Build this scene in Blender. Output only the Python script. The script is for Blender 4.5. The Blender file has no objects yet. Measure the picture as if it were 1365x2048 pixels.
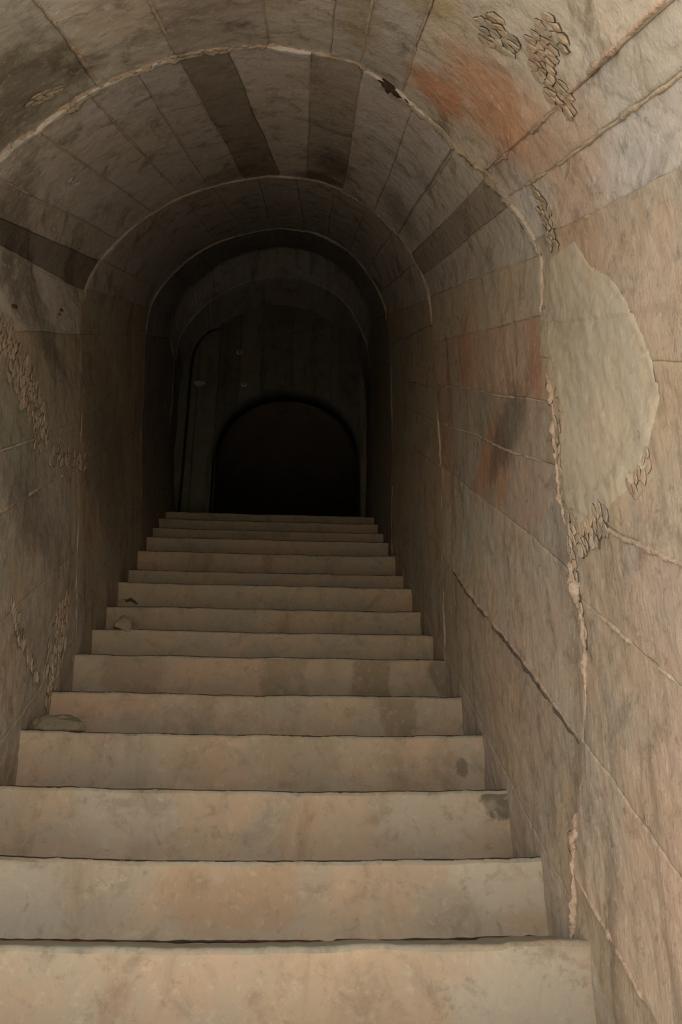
import bpy, bmesh, math, random
from mathutils import Vector, noise, Matrix, Euler
random.seed(11)
R = math.radians
SC = bpy.context.scene
COL = SC.collection

# ------------------------------------------------------------------ camera
FPX, PITCH, YAW = 1800.0, math.atan((1830-1024)/1800.0), R(3.7)
cd = bpy.data.cameras.new('camera')
cam = bpy.data.objects.new('camera', cd)
COL.objects.link(cam)
cd.sensor_fit = 'VERTICAL'
cd.sensor_height = 36.0
cd.lens = 36.0*FPX/2048.0
cd.clip_start = 0.02
cam.location = (0, 0, 0)
cam.rotation_euler = (R(90)+PITCH, 0, -YAW)
SC.camera = cam

# ------------------------------------------------------------------ sky and exposure
w = bpy.data.worlds.new('overcast_sky')
SC.world = w
w.use_nodes = True
nt = w.node_tree
nt.nodes['Background'].inputs[0].default_value = (1.0, 0.97, 0.93, 1)
nt.nodes['Background'].inputs[1].default_value = 1.6
sd = bpy.data.lights.new('sun', 'SUN')
sun = bpy.data.objects.new('sun', sd)
COL.objects.link(sun)
sd.energy = 15.0
sd.angle = R(1.5)
sd.color = (1.0, .95, .88)
sun.rotation_euler = Vector((.55, .34, 1.05)).to_track_quat('Z', 'Y').to_euler()     # from beyond the hill, onto the ground outside
SC.view_settings.view_transform = 'Standard'
SC.view_settings.look = 'None'
SC.view_settings.gamma = 1.0
SC.view_settings.use_curve_mapping = False
SC.view_settings.exposure = 0.48
SC.cycles.max_bounces = 8
SC.cycles.diffuse_bounces = 6

# ------------------------------------------------------------------ the run of the passage
ALPHA = R(34.3)
TAN = math.tan(ALPHA)
HV = 1.42            # eye height above the line of the step edges
YTOP = 6.0           # the landing starts here
YEND = 6.8           # end wall
FLOOR = -1.45        # floor at the foot of the stairs
CP = [(-.78,-.7),(-.79,-.3),(-.80,0),(-.85,.5),(-.91,1.1),(-.96,1.5),(-.965,1.7),(-.92,1.87),(-.835,2.03),(-.71,2.18),
      (-.55,2.31),(-.36,2.40),(-.16,2.46),(0,2.455),(.15,2.425),(.28,2.36),(.40,2.265),(.50,2.14),(.58,1.99),(.635,1.84),
      (.655,1.65),(.655,1.2),(.65,.7),(.635,.2),(.63,-.3),(.63,-.7)]
def _make_profile(n=1500):
    P = [CP[0]]+CP+[CP[-1]]
    o = []
    for i in range(1, len(P)-2):
        a, b, c, d = P[i-1], P[i], P[i+1], P[i+2]
        for k in range(40):
            s = k/40
            o.append(tuple(.5*(2*b[q]+(-a[q]+c[q])*s+(2*a[q]-5*b[q]+4*c[q]-d[q])*s*s+(-a[q]+3*b[q]-3*c[q]+d[q])*s**3) for q in (0, 1)))
    o.append(CP[-1])
    L = [0]
    for i in range(1, len(o)):
        L.append(L[-1]+math.hypot(o[i][0]-o[i-1][0], o[i][1]-o[i-1][1]))
    out = []
    j = 0
    for i in range(n):
        t = L[-1]*i/(n-1)
        while j < len(L)-2 and L[j+1] < t:
            j += 1
        s = (t-L[j])/(L[j+1]-L[j])
        out.append((o[j][0]+(o[j+1][0]-o[j][0])*s, o[j][1]+(o[j+1][1]-o[j][1])*s))
    return L[-1], out
TL, PR = _make_profile()
def prof(t):
    u = max(0, min(TL-1e-6, t))/TL*(len(PR)-1)
    i = min(int(u), len(PR)-2)
    s = u-i
    a, b = PR[i], PR[i+1]
    i0, i1 = max(0, i-8), min(len(PR)-1, i+9)
    dx, dz = PR[i1][0]-PR[i0][0], PR[i1][1]-PR[i0][1]
    l = math.hypot(dx, dz)
    return a[0]+(b[0]-a[0])*s, a[1]+(b[1]-a[1])*s, -dz/l, dx/l      # outward normal (-dz, dx) for a left-to-right sweep
def base(y):
    return min(y, YTOP)*TAN-HV
def surf(t, y, out=0.0):
    x, h, nx, nz = prof(t)
    if y > 3.5 and t < 2.3:
        x -= .085*min(1, (y-3.5)/2.3)*min(1, (2.3-t)/.8)
    return Vector((x+nx*out, y, base(y)+h+nz*out))
YR0, YL0 = .85, 1.25
RING1 = [(0,2.05),(1.5,1.95),(2.9,1.95),(3.1,1.9),(3.4,1.825),(3.9,1.84),(4.12,1.93),(4.33,1.99),(4.6,1.9),(4.8,1.85),(5.09,1.96),
         (5.2,1.9),(5.6,1.9),(5.85,1.86),(6.1,1.92),(6.3,2.0),(6.6,2.08),(7.3,2.1)]
def lerp_list(L, t):
    for (a, va), (b, vb) in zip(L, L[1:]):
        if t <= b:
            return va+(vb-va)*max(0, (t-a)/(b-a))
    return L[-1][1]
def ring_y(i, t):
    if i == 0: return YR0
    if i == 1: return lerp_list(RING1, t)+.010*noise.noise(Vector((t*9, 3, 0)))+.006*noise.noise(Vector((t*37, 8, 0)))
    return (0, 0, 3.43, 5.0, 6.35, YEND)[i]+.007*noise.noise(Vector((t*4, i*7.3, 0)))

# ------------------------------------------------------------------ materials
def NN(nt, kind, **kw):
    n = nt.nodes.new(kind)
    for k, v in kw.items():
        if k in ('ins',):
            for a, b in v.items():
                n.inputs[a].default_value = b
        else:
            setattr(n, k, v)
    return n
def srgb(r, g, b):
    f = lambda c: (c/255/12.92) if c/255 <= .04045 else ((c/255+.055)/1.055)**2.4
    return (f(r), f(g), f(b), 1)
def concrete(name, gray, tan, pink, dark, pinkness=.5, darkness=.5, streak=(7, 7, 1.3), tilt=0.0, blobs=(), bump=.35, grain=None, mottling=2.6, rough=.92):
    m = bpy.data.materials.new(name)
    m.use_nodes = True
    nt = m.node_tree
    lk = nt.links.new
    bs = nt.nodes['Principled BSDF']
    bs.inputs['Roughness'].default_value = rough
    if 'Specular IOR Level' in bs.inputs: bs.inputs['Specular IOR Level'].default_value = .2
    tc = NN(nt, 'ShaderNodeTexCoord')
    P = tc.outputs['Object']
    def tex(scale, detail=4, rough_=.6, off=0, vec=None, dist=0.0):
        n = NN(nt, 'ShaderNodeTexNoise', ins={'Scale': scale, 'Detail': detail, 'Roughness': rough_, 'Distortion': dist})
        if off or vec is None:
            mp = NN(nt, 'ShaderNodeMapping', ins={'Location': (off*3.1, off*1.7, off*2.3)})
            lk(vec or P, mp.inputs['Vector'])
            lk(mp.outputs[0], n.inputs['Vector'])
        else:
            lk(vec, n.inputs['Vector'])
        return n.outputs['Fac']
    def ramp(src, a, b):
        r = NN(nt, 'ShaderNodeMapRange', ins={'From Min': a, 'From Max': b})
        r.interpolation_type = 'SMOOTHSTEP'
        lk(src, r.inputs['Value'])
        return r.outputs['Result']
    def mul(a, v):
        n = NN(nt, 'ShaderNodeMath', operation='MULTIPLY')
        lk(a, n.inputs[0])
        if isinstance(v, (int, float)): n.inputs[1].default_value = v
        else: lk(v, n.inputs[1])
        return n.outputs[0]
    def mix(fac, A, B, mode='MIX'):
        n = NN(nt, 'ShaderNodeMix', data_type='RGBA', blend_type=mode)
        if isinstance(fac, (int, float)): n.inputs[0].default_value = fac
        else: lk(fac, n.inputs[0])
        for s, v in ((6, A), (7, B)):
            if isinstance(v, tuple): n.inputs[s].default_value = v
            else: lk(v, n.inputs[s])
        return n.outputs[2]
    c = mix(ramp(tex(mottling, 5, .62, 1, dist=.4), .38, .62), gray, tan)
    c = mix(mul(ramp(tex(mottling*.75, 5, .65, 2, dist=.6), .5, .68), pinkness), c, pink)
    mp = NN(nt, 'ShaderNodeMapping', ins={'Scale': streak, 'Rotation': (tilt, 0, 0)})
    lk(P, mp.inputs['Vector'])
    c = mix(mul(ramp(tex(1.0, 5, .65, 0, mp.outputs[0], .5), .52, .72), darkness), c, dark)
    for (cx, cy, cz, rx, ry, rz, colr, st, soft) in blobs:
        s = NN(nt, 'ShaderNodeVectorMath', operation='SUBTRACT')
        lk(P, s.inputs[0])
        s.inputs[1].default_value = (cx, cy, cz)
        d = NN(nt, 'ShaderNodeVectorMath', operation='DIVIDE')
        lk(s.outputs[0], d.inputs[0])
        d.inputs[1].default_value = (rx, ry, rz)
        l = NN(nt, 'ShaderNodeVectorMath', operation='LENGTH')
        lk(d.outputs[0], l.inputs[0])
        a = NN(nt, 'ShaderNodeMath', operation='MULTIPLY_ADD')
        lk(tex(9 if max(rx, rz) > .06 else 22, 8, .72, 7+cx, dist=.5), a.inputs[0])
        a.inputs[1].default_value = 1.9
        lk(l.outputs['Value'], a.inputs[2])
        c = mix(mul(ramp(a.outputs[0], 1.95+soft*.6, 1.95-soft*.6), st), c, colr)
    c = mix(mul(ramp(tex(mottling*2.2, 4, .6, 4), .55, .75), .35), c, tuple(min(1, q*1.35) for q in gray[:3])+(1,))
    c = mix(mul(ramp(tex(8.5, 6, .72, 6, dist=.8), .50, .70), .50), c, dark)
    c = mix(mul(ramp(tex(26, 6, .75, 5, dist=.5), .53, .70), .50), c, dark)
    c = mix(mul(ramp(tex(40, 4, .7, 9, dist=.3), .55, .68), .30), c, tuple(min(1, q*1.5) for q in gray[:3])+(1,))
    c = mix(mul(ramp(tex(14, 5, .7, 8, dist=.8), .54, .74), .30), c, pink)
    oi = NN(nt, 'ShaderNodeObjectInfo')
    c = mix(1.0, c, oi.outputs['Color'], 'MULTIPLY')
    lk(c, bs.inputs['Base Color'])
    # relief
    b1 = NN(nt, 'ShaderNodeBump', ins={'Strength': bump, 'Distance': .018})
    lk(tex(30, 6, .65, 3), b1.inputs['Height'])
    b2 = NN(nt, 'ShaderNodeBump', ins={'Strength': bump*.8, 'Distance': .009})
    mg = NN(nt, 'ShaderNodeMapping', ins={'Scale': grain or (60, 60, 10), 'Rotation': (tilt, 0, 0)})
    lk(P, mg.inputs['Vector'])
    lk(tex(1.0, 4, .6, 0, mg.outputs[0], .4), b2.inputs['Height'])
    lk(b1.outputs[0], b2.inputs['Normal'])
    lk(b2.outputs[0], bs.inputs['Normal'])
    return m
GRAY, TANC, PINK, DARK = (.39,.36,.30,1), (.44,.355,.26,1), (.50,.345,.26,1), (.125,.105,.08,1)
ORANGE = (.50,.22,.11,1)
wall_blobs = [
    (.48, 1.60, 1.84, .15, .17, .13, ORANGE, .62, 1.1), (.38, 1.76, 2.07, .10, .12, .08, ORANGE, .7, .8), (.54,1.52,1.69,.12,.13,.12,(.50,.27,.16,1),.6,1.0), (.44,1.70,1.97,.10,.10,.08,ORANGE,.5,.9),
    (.655, 2.62, 1.38, .2, .22, .12, ORANGE, .6, .8), (.655, 2.45, 1.25, .2, .12, .10, ORANGE, .45, .8), (.655, 2.80, 1.94, .2, .11, .15, ORANGE, .4, .8), (.655,2.02,1.37,.2,.045,.18,(.32,.16,.10,1),.5,.8),
    (.655, 3.3, 1.85, .2, .16, .28, ORANGE, .35, .8), (.655, 2.35, 1.33, .2, .25, .10, DARK, .65, .7),
    (-.3, 1.45, 2.25, .15, .3, .2, DARK, .55, .9), (-.75, 1.7, 1.95, .15, .25, .2, DARK, .7, .8), (-.97, 2.5, 2.05, .2, .7, .12, DARK, .7, .7),
    (-.93, 3.9, 2.1, .2, .5, .45, DARK, .5, .8), (-.95, 2.75, 1.45, .2, .22, .22, (.27,.27,.22,1), .7, .6), (-.85, 2.9, 1.25, .2, .3, .12, DARK, .45, .8),
    (.66, 1.5, 1.25, .2, .18, .5, PINK, .35, .9), (.66, 1.3, .3, .2, .3, .6, PINK, .35, 1.0), (.60,1.45,1.5,.1,.3,.12,PINK,.5,.8),
    (.64, 2.4, .55, .2, .5, .3, PINK, .35, .9), (.3,1.3,1.9,.1,.12,.1,(.38,.30,.14,1),.6,.6),
    (.17,3.0,3.05,.09,.30,.2,DARK,.65,.8), (.12,3.33,3.30,.13,.10,.1,DARK,.75,.5), (-.32,3.3,3.22,.12,.2,.12,DARK,.5,.8), (.45,3.1,2.85,.1,.3,.15,DARK,.45,.9), (-.45,2.3,2.45,.12,.3,.12,(.40,.37,.34,1),.5,.9),
    (-.62,1.66,2.1,.1,.14,.08,DARK,.75,.6), (-.1,1.4,2.1,.12,.2,.15,(.28,.20,.12,1),.5,.8), (.15,1.5,2.1,.06,.25,.15,(.33,.25,.15,1),.6,.6)]
M = {}
M['wall'] = concrete('stained_cast_concrete', GRAY, TANC, PINK, DARK, .45, .6, (8, 8, 1.5), blobs=wall_blobs, grain=(80, 80, 9))
M['vault'] = concrete('board_marked_concrete', (.50,.475,.45,1), (.49,.445,.39,1), (.51,.395,.33,1), DARK, .35, .7, (9, 1.4, 9), tilt=-ALPHA, blobs=wall_blobs, grain=(90, 6, 90))
riser_blobs = [
    (.604, 2.56, .285, .05, .3, .045, (.10,.09,.065,1), .9, .25), (.343, 3.42, .83, .075, .12, .2, (.22,.165,.105,1), .75, .25), (.005, 3.42, .83, .09, .12, .2, (.24,.185,.12,1), .65, .3),
    (.40, 3.13, .64, .06, .12, .14, (.25,.19,.12,1), .7, .25), (-.57, 3.42, .84, .13, .12, .09, (.26,.20,.13,1), .6, .4), (.50, 1.98, -.19, .13, .12, .16, (.43,.38,.30,1), .75, .25),
    (-.10, 2.27, .05, .16, .12, .10, (.36,.25,.16,1), .8, .4), (.04, 2.85, .43, .13, .12, .12, (.30,.225,.15,1), .5, .4), (-.25, 2.85, .43, .10, .12, .07, (.33,.25,.17,1), .5, .4),
    (-.42, 2.56, .26, .14, .12, .10, (.40,.36,.29,1), .6, .5), (.42, 2.56, .24, .15, .12, .08, (.42,.37,.29,1), .55, .5), (.62,3.42,.86,.05,.12,.08,(.10,.10,.07,1),.6,.3),
    (.55, 2.27, .08, .14, .12, .07, (.46,.41,.33,1), .6, .5), (-.62, 2.27, .04, .14, .12, .12, (.42,.38,.31,1), .6, .5), (.56,2.85,.42,.018,.12,.03,(.12,.11,.08,1),.7,.4)]
M['riser'] = concrete('smoothed_step_concrete', (.350,.300,.225,1), (.415,.315,.215,1), (.48,.305,.20,1), (.20,.15,.10,1), .5, .5, (5, 5, 1.6), blobs=riser_blobs, bump=.22, grain=(40, 40, 30), mottling=3.3)
M['nosing'] = concrete('worn_step_edge', (.30,.285,.22,1), (.33,.27,.19,1), (.38,.26,.18,1), (.12,.11,.08,1), .3, .6, bump=.3)
M['dirt_shade'] = concrete('dirt_and_shade', (.045,.033,.022,1), (.06,.032,.018,1), (.08,.028,.015,1), (.02,.015,.01,1), .4, .5, bump=.5)  # dirt tone, also painted as shade on step edges and treads
M['mortar'] = concrete('pink_mortar', (.45,.36,.28,1), (.49,.36,.27,1), (.56,.35,.25,1), (.20,.15,.11,1), .6, .4, bump=.8)
M['bead'] = concrete('lime_mortar', (.43,.37,.29,1), (.44,.36,.26,1), (.48,.33,.23,1), (.20,.16,.11,1), .3, .4, bump=.5)
M['stone'] = concrete('crumbled_concrete', (.44,.39,.31,1), (.48,.38,.27,1), (.54,.35,.24,1), (.15,.12,.09,1), .5, .5, bump=.5, mottling=12)
M['plaster'] = concrete('grey_render', (.43,.385,.305,1), (.46,.39,.29,1), (.50,.375,.265,1), (.27,.23,.17,1), .5, .6, bump=.16, mottling=4)
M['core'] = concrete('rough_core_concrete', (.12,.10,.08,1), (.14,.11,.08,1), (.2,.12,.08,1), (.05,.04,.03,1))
M['ground'] = concrete('pale_earth', (.42,.39,.335,1), (.45,.40,.33,1), (.46,.38,.30,1), (.25,.2,.15,1))
def plain(name, col, rough=.6):
    m = bpy.data.materials.new(name)
    m.use_nodes = True
    nt = m.node_tree
    b = nt.nodes['Principled BSDF']
    n = NN(nt, 'ShaderNodeTexNoise', ins={'Scale': 30.0})
    mx = NN(nt, 'ShaderNodeMix', data_type='RGBA')
    mx.inputs[6].default_value = tuple(q*.6 for q in col)+(1,)
    mx.inputs[7].default_value = tuple(col)+(1,)
    nt.links.new(n.outputs['Fac'], mx.inputs[0])
    nt.links.new(mx.outputs[2], b.inputs['Base Color'])
    b.inputs['Roughness'].default_value = rough
    return m
M['rubber'] = plain('black_cable_sheath', (.012, .010, .010), .5)
M['rust'] = plain('rusted_iron', (.12, .035, .012), .9)
M['leaf'] = plain('yellow_dead_leaf', (.34, .27, .03), .7)
M['leafbrown'] = plain('brown_leaf_stalk', (.05, .035, .02), .8)

# ------------------------------------------------------------------ object helpers
def link(name, verts, faces, mats, parent=None, mi=None, smooth=True, tint=None):
    me = bpy.data.meshes.new(name)
    me.from_pydata(verts, [], faces)
    for m in (mats if isinstance(mats, (list, tuple)) else [mats]):
        me.materials.append(m)
    if mi:
        me.polygons.foreach_set('material_index', mi)
    me.polygons.foreach_set('use_smooth', [smooth]*len(me.polygons))
    me.update()
    o = bpy.data.objects.new(name, me)
    COL.objects.link(o)
    if parent: o.parent = parent
    if tint: o.color = tint
    return o
def tag(o, label=None, cat=None, group=None, kind=None):
    for k, v in (('label', label), ('category', cat), ('group', group), ('kind', kind)):
        if v: o[k] = v
    return o
def tube(pts, rad, seg=7, wob=0.0, seed=0):
    """verts, faces of a tube along pts; rad is a number or a list"""
    V, F = [], []
    n = len(pts)
    for i, p in enumerate(pts):
        d = (pts[min(i+1, n-1)]-pts[max(i-1, 0)]).normalized()
        a = d.cross(Vector((.31, .17, .93)))
        if a.length < .05: a = d.cross(Vector((1, 0, 0)))
        a.normalize()
        b = d.cross(a)
        r = rad if isinstance(rad, (int, float)) else rad[i]
        for k in range(seg):
            an = 2*math.pi*k/seg
            rr = r*(1+wob*noise.noise(Vector((i*.45+seed, k*1.3, seed*2.7))))
            V.append(p+a*math.cos(an)*rr+b*math.sin(an)*rr)
    for i in range(n-1):
        for k in range(seg):
            F.append((i*seg+k, i*seg+(k+1) % seg, (i+1)*seg+(k+1) % seg, (i+1)*seg+k))
    F.append(tuple(range(seg)))
    F.append(tuple(range((n-1)*seg, n*seg))[::-1])
    return V, F

# ------------------------------------------------------------------ setting: thick shell behind the cast panels
T_LEFT, T_RIGHT = 2.42, 4.80
def shell(name, t0, t1, y0, y1, nt_, ny):
    V, F = [], []
    W = nt_+1
    for lay, out in ((0, .055), (1, .30)):
        for j in range(ny+1):
            y = y0+(y1-y0)*j/ny
            for i in range(nt_+1):
                V.append(surf(t0+(t1-t0)*i/nt_, y, out))
    N = W*(ny+1)
    for j in range(ny):
        for i in range(nt_):
            a = j*W+i
            F.append((a, a+W, a+W+1, a+1))
            F.append((N+a, N+a+1, N+a+W+1, N+a+W))
    for i in range(nt_):
        a = i; F.append((a, a+1, N+a+1, N+a))
        a = ny*W+i; F.append((a, N+a, N+a+1, a+1))
    for j in range(ny):
        a = j*W; F.append((a, N+a, N+a+W, a+W))
        a = j*W+nt_; F.append((a, a+W, N+a+W, N+a))
    return tag(link(name, V, F, M['core']), kind='structure')
wall_left = shell('wall_left', 0.05, T_LEFT, YL0, YEND+.2, 18, 40)
wall_right = shell('wall_right', T_RIGHT, TL-.05, YR0, YEND+.2, 18, 40)
ceiling = shell('ceiling', T_LEFT, T_RIGHT, YR0, YEND+.2, 40, 40)

# cast panels: each formwork board left its own slightly shifted face
SEC = {
 0: [(.3,.3),(.75,.75),(1.12,1.12),(1.5,1.5),(1.9,1.9),(2.42,2.42),(2.72,2.72),(3.14,3.14),(3.36,3.39),(3.655,3.655),(3.84,3.84),(4.06,4.08),(4.455,4.455),(4.565,4.57),
     (4.72,4.735),(5.11,5.11),(5.50,5.52),(5.745,5.74),(6.08,6.08),(6.425,6.42),(6.85,6.85)],
 1: [(.3,.3),(.75,.75),(1.12,1.12),(1.485,1.50),(1.72,1.72),(2.15,2.17),(2.52,2.41),(2.585,2.59),(2.705,2.745),(2.905,2.98),(3.10,3.155),(3.255,3.30),(3.39,3.485),(3.535,3.665),
     (3.785,3.80),(3.945,4.0),(4.135,4.205),(4.32,4.38),(4.475,4.52),(4.60,4.65),(4.786,4.786),(4.98,5.04),(5.24,5.27),(5.43,5.465),(5.69,5.68),(6.09,6.088),(6.5,6.5),(6.85,6.85)],
 2: [(.3,.3),(.9,.9),(1.5,1.5),(2.17,2.2),(2.42,2.42),(2.60,2.59),(2.95,2.92),(3.15,3.17),(3.31,3.39),(3.55,3.58),(3.75,3.82),(3.95,4.0),(4.15,4.2),(4.35,4.4),(4.58,4.6),(4.80,4.80),
     (4.95,5.05),(5.29,5.3),(5.47,5.47),(5.70,5.7),(6.09,6.1),(6.5,6.5),(6.85,6.85)],
 3: [(.3,.3),(.9,.9),(1.6,1.6),(2.2,2.2),(2.42,2.42),(2.75,2.75),(3.0,3.0),(3.3,3.3),(3.6,3.6),(3.9,3.9),(4.2,4.2),(4.5,4.5),(4.80,4.80),(5.2,5.2),(5.6,5.6),(6.1,6.1),(6.85,6.85)],
 4: [(.3,.3),(1.2,1.2),(2.42,2.42),(2.9,2.9),(3.3,3.3),(3.8,3.8),(4.2,4.2),(4.80,4.80),(5.5,5.5),(6.85,6.85)]}
TINT = {(1,12): (.50,.46,.42), (1,6): (.42,.40,.36), (1,18): (.60,.56,.52), (1,13): (1.05,1.02,1.0), (1,14): (.74,.70,.64), (1,15): (1.02,1.0,1.0), (1,16): (1.02,1.02,1.04),
        (1,17): (1.0,1.0,.98), (1,7): (.88,.86,.82), (1,8): (.95,.95,.95), (1,9): (1.0,1,1), (1,10): (.95,.95,.94), (1,11): (.90,.90,.90), (1,19): (.85,.83,.80),
        (0,9): (.92,.88,.80), (0,7): (1.0,.99,.92), (0,8): (.82,.80,.78), (0,6): (.8,.8,.72), (0,11): (1.05,1.0,.9), (1,21): (.92,.80,.76), (1,22): (.80,.80,.80),
        (2,8): (.85,.83,.80), (2,11): (.85,.82,.78)}
rnd = random.Random(5)
INSET = {0: 0.0, 1: .010, 2: .019, 3: .028, 4: .036}
OFFS = {}
def relief(sec, t, y, off=0.0):
    ins = INSET[sec]
    p = Vector((t*1.0, y, sec*3.3))
    d = off-ins+.006*noise.noise(p*3.2)+.0034*noise.noise(p*11)+.0024*noise.noise(p*26)+.0012*noise.noise(p*60)
    kk = min(1, max(0, (t-2.2)/.5))*min(1, max(0, (5.1-t)/.5))
    d += ins*(1-kk)
    if t > 5.0 and sec < 2: d += .012*noise.noise(Vector((t*1.5, y*1.2, 9)))
    return d
def relief_at(t, y):
    sec = 0
    while sec < 4 and y > ring_y(sec+1, t): sec += 1
    js = SEC[sec]
    v = (y-ring_y(sec, t))/(ring_y(sec+1, t)-ring_y(sec, t))
    for i in range(len(js)-1):
        if js[i][0]+(js[i][1]-js[i][0])*v <= t <= js[i+1][0]+(js[i+1][1]-js[i+1][0])*v:
            return relief(sec, t, y, OFFS.get((sec, i), 0))
    return relief(sec, t, y)
def cast_panel(sec, idx, a, b):
    (a0, a1), (b0, b1) = a, b
    mid = (a0+b0)/2
    par = wall_left if mid < T_LEFT else (wall_right if mid > T_RIGHT-.02 else ceiling)
    vault = par is ceiling or mid < 2.6 and mid > 2.3
    off = rnd.uniform(-.005, .005)*(1 if 2.4 < mid < 5.0 else .35)
    OFFS[(sec, idx)] = off
    ins = INSET[sec]
    far = sec >= 3
    nt_ = max(4, int((b0-a0)/(.011 if not far else .03)))
    cell = .013 if sec < 2 else (.02 if sec == 2 else .05)
    ystart = ring_y(sec, mid)
    if sec == 0: ystart = YL0 if par is wall_left else YR0
    yend = ring_y(sec+1, mid)
    if sec == 0 and par is not wall_left:
        ny = 110
    else:
        ny = max(4, int((yend-ystart)/cell))
    V, F = [], []
    ss = [0, .0, .004/(b0-a0)]+[i/nt_ for i in range(1, nt_)]+[1-.004/(b0-a0), 1, 1]
    vv = [0, 0, .003]+[j/ny for j in range(1, ny)]+[1-.002, 1, 1]
    W, H = len(ss), len(vv)
    for j, v in enumerate(vv):
        for i, s in enumerate(ss):
            t_ = (a0+(b0-a0)*s)
            y0 = ystart if sec == 0 else ring_y(sec, t_)
            y1 = ring_y(sec+1, t_)
            if sec == 0: v2 = 1-(1-v)**1.5
            else: v2 = v
            y = y0+(y1-y0)*v2
            ta, tb = a0+(a1-a0)*v, b0+(b1-b0)*v
            ta += .009*noise.noise(Vector((y*2.3, a0*9, 1)))+.0025*noise.noise(Vector((y*17, a0*9, 1)))
            tb += .009*noise.noise(Vector((y*2.3, b0*9, 1)))+.0025*noise.noise(Vector((y*17, b0*9, 1)))
            t = ta+(tb-ta)*s
            d = relief(sec, t, y, off)
            if i in (0, W-1) or j in (0, H-1): d = max(d, 0)+.062
            elif i in (1, W-2): d += .003 if vault else .0012
            elif j in (1,): d += .003+.006*abs(noise.noise(Vector((t*30, sec, 4))))
            V.append(surf(t, y, d))
    for j in range(H-1):
        for i in range(W-1):
            q = j*W+i
            F.append((q, q+1, q+W+1, q+W))
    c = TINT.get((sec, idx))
    if sec == 3: c = (.60, .575, .54)  # deeper casts coloured darker: the fading light is painted into the tint
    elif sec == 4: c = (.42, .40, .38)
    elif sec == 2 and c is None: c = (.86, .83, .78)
    if c is None:
        k = rnd.uniform(.84, 1.05)
        c = (k, k*rnd.uniform(.97, 1.0), k*rnd.uniform(.93, 1.0))
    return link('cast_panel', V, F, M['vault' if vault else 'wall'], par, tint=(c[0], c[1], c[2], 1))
for sec, js in SEC.items():
    for idx in range(len(js)-1):
        cast_panel(sec, idx, js[idx], js[idx+1])

def seam_parent(t):
    return wall_left if t < T_LEFT else (wall_right if t > T_RIGHT else ceiling)
def joint_key(t, y):
    js = SEC[0 if y < 1.9 else 1 if y < 3.43 else 2]
    return min(js, key=lambda q: abs(q[0]-t))[0]*9
def seam(t0, y0, t1, y1, r, name='mortar_fin', mat='bead', wob=.7, out=None, broken=.0, seg=6, step=.012):
    n = max(6, int(math.hypot(t1-t0, y1-y0)/step))
    pts, rad = [], []
    sd = t0*13+y0*7
    for i in range(n+1):
        s = i/n
        y = y0+(y1-y0)*s+.003*noise.noise(Vector((s*6, sd, 5)))
        t = t0+(t1-t0)*s+.009*noise.noise(Vector((y*2.3, joint_key(t0, y), 1)))+.0025*noise.noise(Vector((y*17, joint_key(t0, y), 1)))
        pts.append(surf(t, y, max(relief_at(t-.006, y), relief_at(t+.006, y))))
        k = 1+.55*noise.noise(Vector((i*.33, sd, 2)))
        if broken and noise.noise(Vector((i*.09, sd, 11))) < broken-.5: k *= .25
        rad.append(max(.0006, r*k*min(1, .3+4*min(s, 1-s))))
    V, F = tube(pts, rad, seg, wob, sd)
    return link(name, V, F, M[mat], seam_parent((t0+t1)/2))
# longitudinal fins where mortar ran between the boards
for (t0, y0, t1, y1, r, b) in [(2.905,1.97,2.975,3.42,.0038,.35),(2.705,2.0,2.74,3.42,.004,.3),(3.10,1.9,3.15,3.42,.005,.3),(3.26,1.95,3.29,2.7,.003,.4),(3.39,1.84,3.482,3.42,.0035,.25),
        (3.787,1.9,3.80,3.42,.003,.4),(3.945,1.9,4.0,3.42,.0035,.3),(4.33,2.0,4.36,2.6,.003,.3),(4.477,1.95,4.515,3.42,.004,.4),(4.61,1.95,4.648,3.42,.003,.3),(4.786,1.9,4.786,3.42,.0035,.4),
        (4.985,1.98,5.04,3.42,.0035,.3),(5.245,1.95,5.27,3.42,.004,.35),(5.433,1.93,5.465,3.42,.005,.2),(5.69,1.95,5.68,3.42,.003,.4),(6.09,1.93,6.088,3.3,.0065,.15),
        (2.16,2.0,2.18,3.42,.003,.5),(2.44,2.8,2.41,3.42,.003,.4),(1.49,2.0,1.50,3.42,.006,.3),(1.72,2.2,1.71,2.9,.004,.3),
        (3.14,1.2,3.15,1.85,.006,.3),(3.36,1.2,3.39,1.81,.005,.2),(3.655,1.2,3.655,1.82,.0035,.3),(3.845,1.2,3.845,1.83,.004,.4),(3.93,1.3,3.93,1.85,.004,.45),(4.06,1.2,4.08,1.9,.0035,.2),
        (4.457,1.35,4.459,1.9,.007,.2),(4.447,.8,4.45,1.27,.0065,.1),(4.572,.9,4.57,1.87,.005,.2),(4.722,1.0,4.735,1.84,.004,.3),(5.50,1.2,5.525,1.72,.006,.2),(5.745,1.3,5.742,1.80,.005,.5),(6.425,1.5,6.42,2.04,.007,.2),
        (3.152,3.5,3.17,4.95,.004,.3),(3.33,3.5,3.385,4.6,.003,.4),(2.95,3.5,2.925,4.8,.004,.4),(3.75,3.5,3.82,4.95,.004,.4),(4.95,3.5,5.02,4.9,.004,.4)]:
    seam(t0, y0, t1, y1, r, broken=b, mat='mortar' if r > .0055 else 'bead')
seam(6.103, 1.95, 6.100, 3.25, .0055, mat='core', broken=.25, wob=.9)
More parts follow.
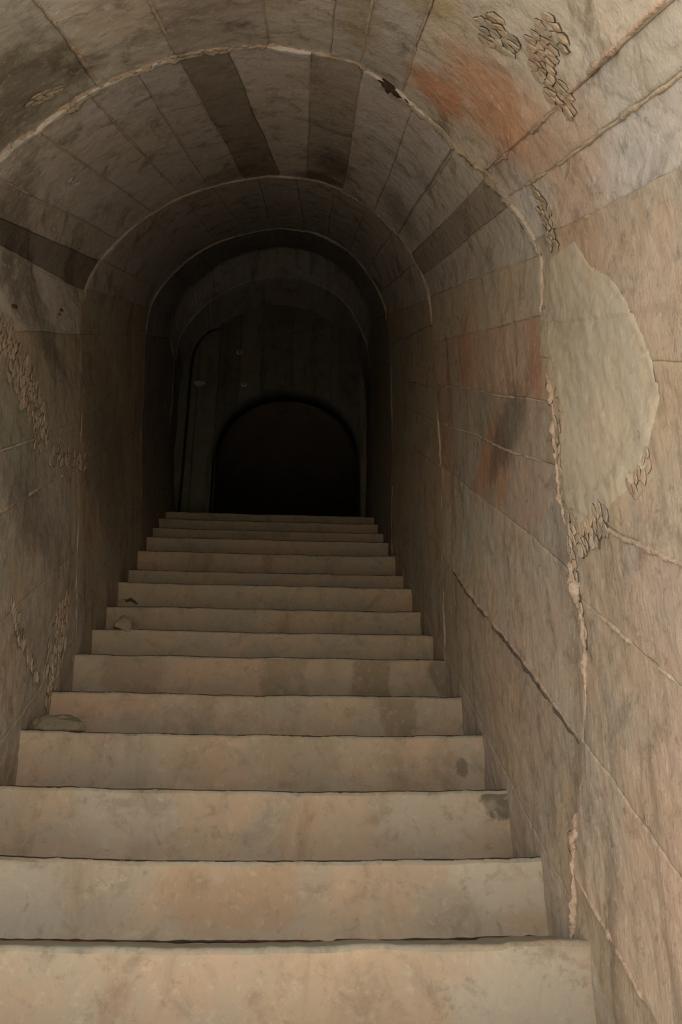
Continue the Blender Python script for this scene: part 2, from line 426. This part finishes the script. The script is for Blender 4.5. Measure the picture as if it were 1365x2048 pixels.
# ring joints between the casts
def ring_seam(i, t0, t1, r, name, mat, out, wob=.8, dy=0, seg=7):
    n = int((t1-t0)/.007)
    pts, rad = [], []
    for k in range(n+1):
        t = t0+(t1-t0)*k/n
        pts.append(surf(t, ring_y(i, t)+dy+.004*noise.noise(Vector((t*40, i, 1))), out*.5+relief_at(t, ring_y(i, t)-.012 if dy < .005 else ring_y(i, t)+dy)+.003*noise.noise(Vector((t*30, i, 6)))))
        rad.append(max(.0008, r*min(1, .25+k/6, .25+(n-k)/6)*(1+1.1*noise.noise(Vector((t*13, i*5, 0)))+.8*noise.noise(Vector((t*60, i*5, 0))))))
    V, F = tube(pts, rad, seg, wob, i+t0)
    return link(name, V, F, M[mat], seam_parent((t0+t1)/2), tint=(.8, .78, .76, 1) if t0 < 4.8 else None)
for (t0, t1, r, mt, o) in [(2.6,2.93,.005,'mortar',.001),(2.98,3.16,.007,'mortar',.0),(3.14,3.42,.006,'mortar',.001),(3.40,3.70,.006,'mortar',.001),(3.69,4.03,.005,'mortar',.0),(4.10,4.30,.004,'stone',-.001),(4.27,4.5,.006,'bead',-.001),
        (4.52,4.79,.0055,'bead',-.001),(4.86,5.0,.003,'mortar',-.001),(5.16,5.42,.008,'mortar',.0),(5.40,5.58,.006,'mortar',-.001),(5.62,5.86,.010,'mortar',-.002),(5.63,5.84,.008,'bead',.003),(5.84,5.98,.006,'mortar',-.001),(6.27,6.63,.008,'mortar',-.003),(1.0,2.5,.005,'mortar',.0)]:
    ring_seam(1, t0, t1, r, 'mortar_ridge', mt, o, 1.3)
ring_seam(1, 2.95, 3.16, .006, 'mortar_bead', 'nosing', .003, 1.0, .016)
ring_seam(1, 3.22, 3.62, .006, 'mortar_bead', 'nosing', .003, 1.0, .016)
ring_seam(1, 3.98, 4.12, .007, 'mortar_bead', 'dirt_shade', .005, 1.0, .006)
ring_seam(1, 4.08, 4.80, .007, 'mortar_bead', 'nosing', .003, 1.0, .015)
seam(4.44, 1.30, 4.565, 1.44, .0035, broken=.4, mat='mortar')
seam(4.565, 1.44, 4.66, 1.63, .003, broken=.4, mat='nosing')
seam(4.66, 1.63, 4.78, 1.80, .0035, broken=.4, mat='bead')
ring_seam(2, 2.35, 4.80, .0032, 'mortar_bead', 'bead', -.013, .6)
ring_seam(2, 1.62, 1.78, .002, 'mortar_bead', 'bead', -.013, .5)
ring_seam(2, 5.4, 5.7, .0018, 'mortar_bead', 'bead', -.013, .5)
ring_seam(3, 2.5, 4.85, .0034, 'mortar_bead', 'bead', -.021, .5)
ring_seam(4, 2.6, 4.75, .004, 'mortar_bead', 'bead', -.029, .5)
# dark chipped hollows under the ridge, at the crown of the first ring and right haunch
# ------------------------------------------------------------------ crumbled patches: single flakes of stone
def plate(cell, par, rr, sc, thick, name='stone'):
    """one flake: jagged polygon in (t, y), domed top, dark sides let into the wall"""
    c = sum((Vector(p) for p in cell), Vector((0, 0)))/len(cell)
    ring = []
    n = len(cell)
    for i in range(n):
        a, b = Vector(cell[i]), Vector(cell[(i+1) % n])
        for s in (0, .5):
            q = a+(b-a)*s
            k = .93+.12*noise.noise(Vector((q.x*70, q.y*70, 3)))
            ring.append(c+(q-c)*k)
    base_o = relief_at(c.x, c.y)
    h = thick*rr.uniform(.5, 1.3)
    tx, ty = rr.uniform(-.12, .12), rr.uniform(-.12, .12)
    def lift(q, o): return surf(q.x, q.y, (relief_at(q.x, q.y)+base_o)/2-o-(q.x-c.x)*tx-(q.y-c.y)*ty)
    V = [lift(q, -.012) for q in ring]+[lift(q, h*.7) for q in ring]+[lift(c+(q-c)*.72, h*(1+.5*noise.noise(Vector((q.x*50, q.y*50, 7))))) for q in ring]+[lift(c, h*1.15)]
    m = len(ring)
    F, MI = [], []
    for i in range(m):
        j = (i+1) % m
        F.append((i, j, m+j, m+i)); MI.append(1)
        F.append((m+i, m+j, 2*m+j, 2*m+i)); MI.append(0)
        F.append((2*m+i, 2*m+j, 3*m)); MI.append(0)
    k = rr.uniform(.70, .98)
    return link(name, V, F, [M['stone'], M['core']], par, MI, smooth=False, tint=(k, k*.98, k*.95, 1))
def patch(path, width, count, size, par, seed, out=-.001, elong=1.5, rz=0.0, thick=.0050):
    rr = random.Random(seed)
    size *= .85
    count = int(count*1.25)
    pts = []
    tries = 0
    while len(pts) < count and tries < count*60:
        tries += 1
        u = rr.random()*(len(path)-1)
        i = min(int(u), len(path)-2)
        s = u-i
        t = path[i][0]+(path[i+1][0]-path[i][0])*s+rr.uniform(-1, 1)*width*rr.uniform(.3, 1)
        y = path[i][1]+(path[i+1][1]-path[i][1])*s+rr.uniform(-1, 1)*width*rr.uniform(.3, 1)
        if any(math.hypot((t-a)/elong, y-b) < size*rr.uniform(.8, 1.7) for a, b in pts): continue
        pts.append((t, y))
    for i, (t, y) in enumerate(pts):
        cell = []
        for k in range(9):
            a = 2*math.pi*k/9
            r = size*1.5*rr.uniform(.7, 1.1)
            cell.append((t+math.cos(a)*r*elong, y+math.sin(a)*r))
        for j, (t2, y2) in enumerate(pts):
            if j == i: continue
            dx, dy = (t2-t)/elong**2, (y2-y)
            if math.hypot(dx*elong, dy) > size*4: continue
            mx, my = (t+t2)/2, (y+y2)/2
            new = []
            for q in range(len(cell)):
                p1, p2 = cell[q], cell[(q+1) % len(cell)]
                d1 = (p1[0]-mx)*dx+(p1[1]-my)*dy
                d2 = (p2[0]-mx)*dx+(p2[1]-my)*dy
                if d1 <= 0: new.append(p1)
                if d1*d2 < 0:
                    f = d1/(d1-d2)
                    new.append((p1[0]+(p2[0]-p1[0])*f, p1[1]+(p2[1]-p1[1])*f))
            cell = new
            if len(cell) < 3: break
        if len(cell) >= 3:
            plate(cell, par, rr, 0 if y < 1.9 else 2, thick)
patch([(2.14,2.55),(1.98,2.70),(1.86,2.82),(1.70,2.96)], .075, 85, .016, wall_left, 1, elong=1.7)
patch([(1.62,3.05),(1.50,3.55)], .05, 24, .014, wall_left, 2, elong=1.7)
patch([(.92,3.26),(.84,3.20),(.72,3.12)], .095, 66, .015, wall_left, 3, elong=1.7)
patch([(1.15,2.72),(.95,2.84),(.78,3.0)], .018, 22, .012, wall_left, 4, elong=1.8)
patch([(4.20,1.28),(4.24,1.34),(4.27,1.3)], .035, 16, .014, ceiling, 5)
patch([(4.33,1.16),(4.35,1.28),(4.43,1.31),(4.46,1.34)], .035, 42, .013, ceiling, 6)
patch([(4.62,1.72),(4.70,1.76),(4.76,1.74)], .03, 26, .011, ceiling, 7)
patch([(3.02,1.80),(2.97,1.80)], .022, 14, .014, ceiling, 8)
patch([(5.20,1.86),(5.34,1.88),(5.45,1.88)], .03, 14, .010, wall_right, 9, out=.0, thick=.003)
patch([(5.56,1.85),(5.60,1.82),(5.50,1.66)], .022, 38, .014, wall_right, 10, out=.0)
patch([(5.40,1.50),(5.30,1.43)], .035, 12, .011, wall_right, 11, out=.002, thick=.003)
patch([(5.62,1.88),(5.84,1.86)], .010, 20, .011, wall_right, 12, out=-.004)
patch([(1.0,1.9),(.4,2.4)], .03, 10, .012, wall_left, 13)

# smooth render patch on the right wall, standing a few millimetres proud
POLY = [(4.80,1.80),(4.78,1.62),(4.86,1.55),(4.90,1.46),(4.97,1.40),(5.06,1.36),(5.18,1.34),(5.27,1.40),(5.36,1.45),(5.43,1.54),(5.49,1.64),(5.56,1.74),(5.61,1.84),(5.53,1.885),(5.40,1.885),(5.28,1.87),(5.17,1.875),(5.06,1.915),(4.92,1.86)]
def inside(t, y):
    c = False
    n = len(POLY)
    for i in range(n):
        (x1, y1), (x2, y2) = POLY[i], POLY[i-1]
        if (y1 > y) != (y2 > y) and t < (x2-x1)*(y-y1)/(y2-y1)+x1: c = not c
    return c
def edge_dist(t, y):
    m = 9
    n = len(POLY)
    for i in range(n):
        a = Vector(POLY[i]); b = Vector(POLY[i-1]); p = Vector((t, y))
        s = max(0, min(1, (p-a).dot(b-a)/(b-a).length_squared))
        m = min(m, (p-a-(b-a)*s).length)
    return m
V, F, ID = [], [], {}
g = .006
for i in range(int(.9/g)):
    for j in range(int(.65/g)):
        t, y = 4.76+i*g, 1.30+j*g
        jt, jy = .016*noise.noise(Vector((t*9, y*9, 0)))+.006*noise.noise(Vector((t*34, y*34, 0))), .016*noise.noise(Vector((t*9, y*9, 7)))+.006*noise.noise(Vector((t*34, y*34, 7)))
        if inside(t+jt, y+jy):
            idx = []
            for (a, b) in ((i, j), (i+1, j), (i+1, j+1), (i, j+1)):
                if (a, b) not in ID:
                    tt, yy = 4.76+a*g, 1.30+b*g
                    e = min(1, edge_dist(tt, yy)/.016) if inside(tt, yy) else 0
                    ID[(a, b)] = len(V)
                    V.append(surf(tt, yy, relief_at(tt, yy)*.8+.003-.0055*(e**.6)+.0010*noise.noise(Vector((tt*30, yy*30, 3)))))
                idx.append(ID[(a, b)])
            F.append(tuple(idx))
link('render_patch', V, F, M['plaster'], wall_right)['label'] = 'smooth pale grey patch of render on the right wall'

# knot whorl pressed into a vault board
for k, (ra, rb) in enumerate(((.008, .016), (.016, .030), (.024, .042))):
    pts = [surf(2.845+ra*math.cos(a), 2.47+rb*math.sin(a), -.0115+.001*k) for a in [2*math.pi*i/28 for i in range(29)]]
    V, F = tube(pts, .0016, 5, .8, k)
    link('knot_imprint', V, F, M['vault'], ceiling)

# rusted stubs and their stains
def stub(par, p, d, l=.03, r=.006, name='iron_stub'):
    V, F = tube([p, p+d*l*.5, p+d*l+Vector((0, 0, -.006))], [r, r*.9, r*.6], 6, .6, p.x)
    return link(name, V, F, M['rust'], par)
stub(wall_left, surf(2.268, 2.60, .01), Vector((1, 0, -.1)))
stub(wall_left, surf(2.262, 2.61, .01), Vector((1, -.4, .25)), .025, .004)
stub(wall_left, surf(2.285, 3.13, .01), Vector((1, 0, 0)), .025)
stub(wall_left, surf(2.262, 3.12, .01), Vector((1, -.4, -.2)), .02, .004)

# ------------------------------------------------------------------ staircase
stair = bpy.data.objects.new('staircase', None)
COL.objects.link(stair)
stair.location = (0, 0, FLOOR)
tag(stair, 'steep worn concrete staircase climbing the vaulted tunnel into darkness', 'stairs')
ZS = [-.047,.131,.321,.520,.707,.916,1.102,1.298,1.515,1.689,1.912,2.118,2.30,2.49,2.671]
SAG = {0: .010, 1: .014, 2: .010, 3: .007, 4: .005}
Y0, DP = 1.982, .2884
def step_z(k):
    if k >= 0: return ZS[min(k, 14)]
    return -.047+.200*k
def make_step(k):
    y0 = Y0+DP*k
    z1, z0 = step_z(k), step_z(k-1)
    if k == -6: z0 = FLOOR
    last = k == 14
    depth = (YEND+.25-y0) if last else DP+.03
    nx = 130 if k < 6 else 90
    xl, xr = -.90, .70
    elev = math.degrees(math.atan2(max(z1, 0), y0))
    d_ang = (52-elev)  # where the painted shade strip begins on the rounded edge, by viewing height
    rr = .0125 if k < 3 else .011
    V, F, MI = [], [], []
    sec = []
    # section, from the foot of the riser up, over the rounded edge and back along the tread
    def section(x):
        hw = 1-((x+.09)/.73)**2
        zz = z1-SAG.get(k, .003)*hw+.0035*noise.noise(Vector((x*2.6, k*3.1, 0)))+.0034*noise.noise(Vector((x*8, k*3.1, 4)))+.0016*noise.noise(Vector((x*34, k*3.1, 9)))
        if abs(x-.62) < .16 and k == 0: zz += .004
        yy = y0+.004*noise.noise(Vector((x*2.1, k*2.3, 8)))+.0015*noise.noise(Vector((x*14, k, 2)))
        r = rr*(1+.35*noise.noise(Vector((x*7, k, 6))))
        zb = z0-.06
        out = []
        for i in range(13):
            s = i/12
            z = zb+(zz-r-zb)*s
            bul = .003*noise.noise(Vector((x*3, z*5, k)))+.0012*noise.noise(Vector((x*12, z*14, k)))
            foot = .007*max(0, 1-(z-z0)/.035)**2       # cove of packed dirt at the foot
            out.append((yy+.008-.008*s+bul*(1-s*s)-foot, z, 0))
        for a in (12, 24, 36, 46, 56, 66, 76, 90):
            out.append((yy+r-r*math.cos(R(a)), zz-r+r*math.sin(R(a)), 1))
        ns = 6 if not last else 20
        for i in range(1, ns+1):
            s = i/ns
            out.append((yy+r+(depth-r)*s, zz+.001*s, 2))
        return out
    rows = []
    for i in range(nx+1):
        rows.append(section(xl+(xr-xl)*i/nx))
    S = len(rows[0])
    for i, row in enumerate(rows):
        x = xl+(xr-xl)*i/nx
        for (y, z, _) in row: V.append((x, y, z))
        V.append((x, row[-1][0], z0-.08)); V.append((x, row[0][0], z0-.08))
    W = S+2
    angs = (12, 24, 36, 46, 56, 66, 76, 90)
    for i in range(nx):
        jit = 8*noise.noise(Vector((i*.23, k*2.2, 1)))+6*noise.noise(Vector((i*.9, k*2.2, 1)))
        for j in range(W):
            a, b = i*W+j, i*W+(j+1) % W
            F.append((a, a+W, b+W, b) if False else (a, b, b+W, a+W))
            if j < 12: MI.append(0)
            elif j < 20:
                aa = angs[j-12]
                MI.append(2 if aa-6 > d_ang+jit and not last and k != 0 else 1)  # shade of the gap behind the edge, painted as a dark strip
            elif j < S: MI.append(1 if k < 1 else 2)  # treads take the same dark tone, dirt plus painted shade
            else: MI.append(0)
    F.append(tuple(range(0, W))[::-1]); MI.append(0)
    F.append(tuple(range(nx*W, nx*W+W))); MI.append(0)
    o = link('step', V, F, [M['riser'], M['nosing'], M['dirt_shade']], None, MI)
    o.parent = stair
    o.matrix_parent_inverse = Matrix.Translation((0, 0, -FLOOR))
    q = .86*(1.08, 1.05, 1.03, 1.0, .97, .93, .95, .92, .95, .88, .92, .90, .86, .86, .86)[max(0, k)]  # tint drops up the flight, painting in part of the light falloff
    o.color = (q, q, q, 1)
    # dirt line packed where the tread meets the next riser
    if k == 0:
        pts = [Vector((x, y0+DP-.006+.003*noise.noise(Vector((x*5, 1, k))), step_z(k)-SAG.get(k, .003)*(1-((x+.09)/.73)**2)+.0015+.003*noise.noise(Vector((x*9, 2, k))))) for x in [xl+.01*i for i in range(160)]]
        V, F = tube(pts, [.0035*(1+.9*noise.noise(Vector((i*.3, k, 5)))) for i in range(160)], 6, .6, k)
        d = link('packed_dirt', V, F, M['dirt_shade'], o)
        d.matrix_parent_inverse = Matrix.Identity(4)
    return o
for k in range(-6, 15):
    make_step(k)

# floor at the foot and the ground outside
def box(name, x0, x1, y0, y1, z0, z1, mat, parent=None):
    V = [(x, y, z) for x in (x0, x1) for y in (y0, y1) for z in (z0, z1)]
    F = [(0,1,3,2),(4,6,7,5),(0,4,5,1),(2,3,7,6),(0,2,6,4),(1,5,7,3)]
    return link(name, V, F, M[mat], parent, smooth=False)
tag(box('floor', -14, 14, -22, Y0+DP*-6+.02, FLOOR-.1, FLOOR, 'ground'), kind='structure')

# ------------------------------------------------------------------ end wall with the lower arch, boards upright
wall_end = tag(box('wall_end', -1.3, -1.0, YEND+.02, YEND+.3, 2.6, 5.6, 'core'), kind='structure')
BZ = YTOP*TAN-HV
OA, OC = .625, -.02                       # half width and centre of the opening
def open_top(x):
    u = (x-OC)/OA
    if abs(u) >= 1: return BZ-.05
    return BZ+.90+.69*math.sqrt(max(0, 1-abs(u)**2.2))
cols = [-1.05, -.82, OC-OA, -.46, -.27, .0, .2, .42, OC+OA, .85]
rw = random.Random(3)
for a, b in zip(cols, cols[1:]):
    n = max(3, int((b-a)/.015))
    V, F = [], []
    m = 26
    off = rw.uniform(0, .01)
    for i in range(n+1):
        x = a+(b-a)*i/n
        xe = a+.0001 if i == 0 else (b-.0001 if i == n else x)
        zt = BZ+2.62
        zb = open_top(min(max(xe, a+1e-3), b-1e-3))
        for j in range(m+1):
            z = zb+(zt-zb)*j/m
            e = .006 if i in (0, n) else 0
            V.append((x, YEND-.03+off+e+.004*noise.noise(Vector((x*6, z*6, 2))), z))
        for j in range(m+1):
            z = zb+(zt-zb)*j/m
            V.append((x, YEND+.28, z))
    W = 2*(m+1)
    for i in range(n):
        for j in range(m):
            q = i*W+j
            F.append((q, q+W, q+W+1, q+1))
            q2 = q+m+1
            F.append((q2, q2+1, q2+W+1, q2+W))
        q = i*W
        F.append((q, q+m+1, q+W+m+1, q+W))
        F.append((q+m, q+W+m, q+W+2*m+1, q+2*m+1))
    for i in (0, n):
        for j in range(m):
            q = i*W+j
            F.append((q, q+1, q+m+2, q+m+1))
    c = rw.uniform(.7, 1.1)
    link('cast_panel', V, F, M['wall'], wall_end, tint=(c*.27, c*.295, c*.28, 1))  # dark tint paints the loss of light onto the end wall
# tie holes in the end wall: short clay collars with a dark bore
def tie_hole(p, r):
    V, F = [], []
    seg = 14
    for (rr_, dy) in ((r*1.7, .004), (r*1.3, -.004), (r, -.004), (r*.85, .03), (.0005, .03)):
        for k in range(seg):
            a = 2*math.pi*k/seg
            V.append((p[0]+math.cos(a)*rr_, p[1]+dy, p[2]+math.sin(a)*rr_*.8))
    for j in range(4):
        for k in range(seg):
            F.append((j*seg+k, j*seg+(k+1) % seg, (j+1)*seg+(k+1) % seg, (j+1)*seg+k))
    MI = [0]*(2*seg)+[1]*(2*seg)
    return link('tie_hole', V, F, [M['mortar'], M['rubber']], wall_end, MI, tint=(.9, .85, .8, 1))
tie_hole((-.466, YEND-.032, 4.57), .018)
tie_hole((-.416, YEND-.032, 4.233), .016)
link('lime_patch', *(lambda: ([(-.80+.0+.05*math.cos(a)*(1+.2*math.sin(3*a)), YEND-.036, 4.22+.035*math.sin(a)) for a in [2*math.pi*i/20 for i in range(20)]]
     + [(-.80+.045*math.cos(a), YEND-.020, 4.22+.03*math.sin(a)) for a in [2*math.pi*i/20 for i in range(20)]],
     [tuple(range(20))]+[(i, (i+1) % 20, 20+(i+1) % 20, 20+i) for i in range(20)]))(), M['plaster'], wall_end, tint=(.55, .58, .66, 1))
# lower passage behind the opening
V, F = [], []
prf = [(OC-OA-.03, BZ-.1)]+[(OC-(OA+.03)*math.cos(math.pi*i/24), max(BZ+.0, open_top(OC-OA*.9999*math.cos(math.pi*i/24))+.03)) for i in range(25)]+[(OC+OA+.03, BZ-.1)]
for lay in (0, .12):
    for j in range(12):
        y = YEND+.26+j*.45
        for (x, z) in prf:
            V.append((x+(lay if x > OC else -lay), y, z+lay-.25*0))
W = len(prf)
for lay in (0, 1):
    for j in range(11):
        for i in range(W-1):
            q = lay*12*W+j*W+i
            F.append((q, q+1, q+W+1, q+W))
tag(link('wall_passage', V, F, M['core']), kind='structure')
tag(box('wall_back', -1.0, .95, YEND+5.15, YEND+5.3, BZ-.3, BZ+2.0, 'core'), kind='structure')  # dark colour stands in for the unlit depth of the passage
tag(box('floor', -1.0, .95, YEND+.20, YEND+5.2, BZ-.25, BZ-.03, 'core'), kind='structure')
# ------------------------------------------------------------------ black cable along the left edge of the end wall
def at_end(x, z): return Vector((x, YEND-.055, z))
ctrl = [at_end(-.60, 4.80), at_end(-.68, 4.785), at_end(-.745, 4.755), at_end(-.80, 4.70), at_end(-.84, 4.62), at_end(-.868, 4.50), at_end(-.878, 4.36), at_end(-.878, 4.15), at_end(-.878, 3.93), at_end(-.880, 3.6),
        at_end(-.882, 3.3), at_end(-.884, 3.0), at_end(-.880, 2.72)]
pts = []
for i in range(len(ctrl)-1):
    p = [ctrl[max(0, i-1)], ctrl[i], ctrl[i+1], ctrl[min(len(ctrl)-1, i+2)]]
    for q in range(8):
        s = q/8
        pts.append(.5*((2*p[1])+(-p[0]+p[2])*s+(2*p[0]-5*p[1]+4*p[2]-p[3])*s*s+(-p[0]+3*p[1]-3*p[2]+p[3])*s**3))
pts.append(ctrl[-1])
V, F = tube(pts, [min(.0125, .004+.0006*i) for i in range(len(pts))], 8)
tag(link('cable', V, F, M['rubber']), 'black cable hanging down the left edge of the far wall above the stairs', 'cable')

# ------------------------------------------------------------------ loose things on the steps
def lump(name, loc, s, seed, mat, sub=3):
    bm = bmesh.new()
    bmesh.ops.create_icosphere(bm, subdivisions=sub, radius=1)
    for v in bm.verts:
        n0 = noise.noise(v.co*1.1+Vector((seed, 0, 0)))
        n1 = noise.noise(v.co*3.5+Vector((seed, 0, 9)))
        v.co *= 1+.30*n0+.13*n1
        v.co = Vector((v.co.x*s[0], v.co.y*s[1], max(v.co.z, -.45)*s[2]))
    me = bpy.data.meshes.new(name)
    bm.to_mesh(me); bm.free()
    me.materials.append(mat)
    o = bpy.data.objects.new(name, me)
    COL.objects.link(o)
    o.location = loc
    return o
o = lump('concrete_lump', (-.700, 2.895, .537), (.085, .035, .040), 3, M['stone'])
o.color = (.36, .36, .33, 1)
tag(o, 'dark grey lump of concrete lying by the left wall on a lower step', 'rubble')
o = lump('concrete_chunk', (-.685, 3.73, 1.118), (.040, .028, .045), 8, M['stone'])
o.rotation_euler = (0, .35, 0)
o.color = (.5, .47, .42, 1)
tag(o, 'small brown broken chunk leaning on the left wall, below the yellow leaf', 'rubble')
# yellow leaf
V, F = [], []
for i in range(9):
    s = i/8
    wd = .015*math.sin(math.pi*min(1, s*1.05+.03))
    for j in (-1, 0, 1):
        V.append(Vector((-.785+.065*s, 4.015+j*wd*.6, 1.303+.020*math.sin(math.pi*s*.8)+abs(j)*.006+j*.004)))
for i in range(8):
    for j in range(2):
        q = i*3+j
        F.append((q, q+1, q+4, q+3))
leaf = bpy.data.objects.new('fallen_leaf', None)
COL.objects.link(leaf)
leaf.location = (-.74, 4.015, 1.30)
tag(leaf, 'curled yellow leaf with a brown stalk on the left end of an upper step', 'leaf')
b = link('leaf_blade', V, F, M['leaf'])
sm = b.modifiers.new('thickness', 'SOLIDIFY'); sm.thickness = .0012
V, F = tube([Vector((-.735, 4.01, 1.318)), Vector((-.715, 4.005, 1.328)), Vector((-.695, 4.0, 1.315)), Vector((-.678, 3.995, 1.302))], [.006, .009, .006, .002], 7, .4, 3)
c = link('leaf_stalk', V, F, M['leafbrown'])
for q in (b, c):
    q.parent = leaf
    q.matrix_parent_inverse = Matrix.Translation((.74, -4.015, -1.30))
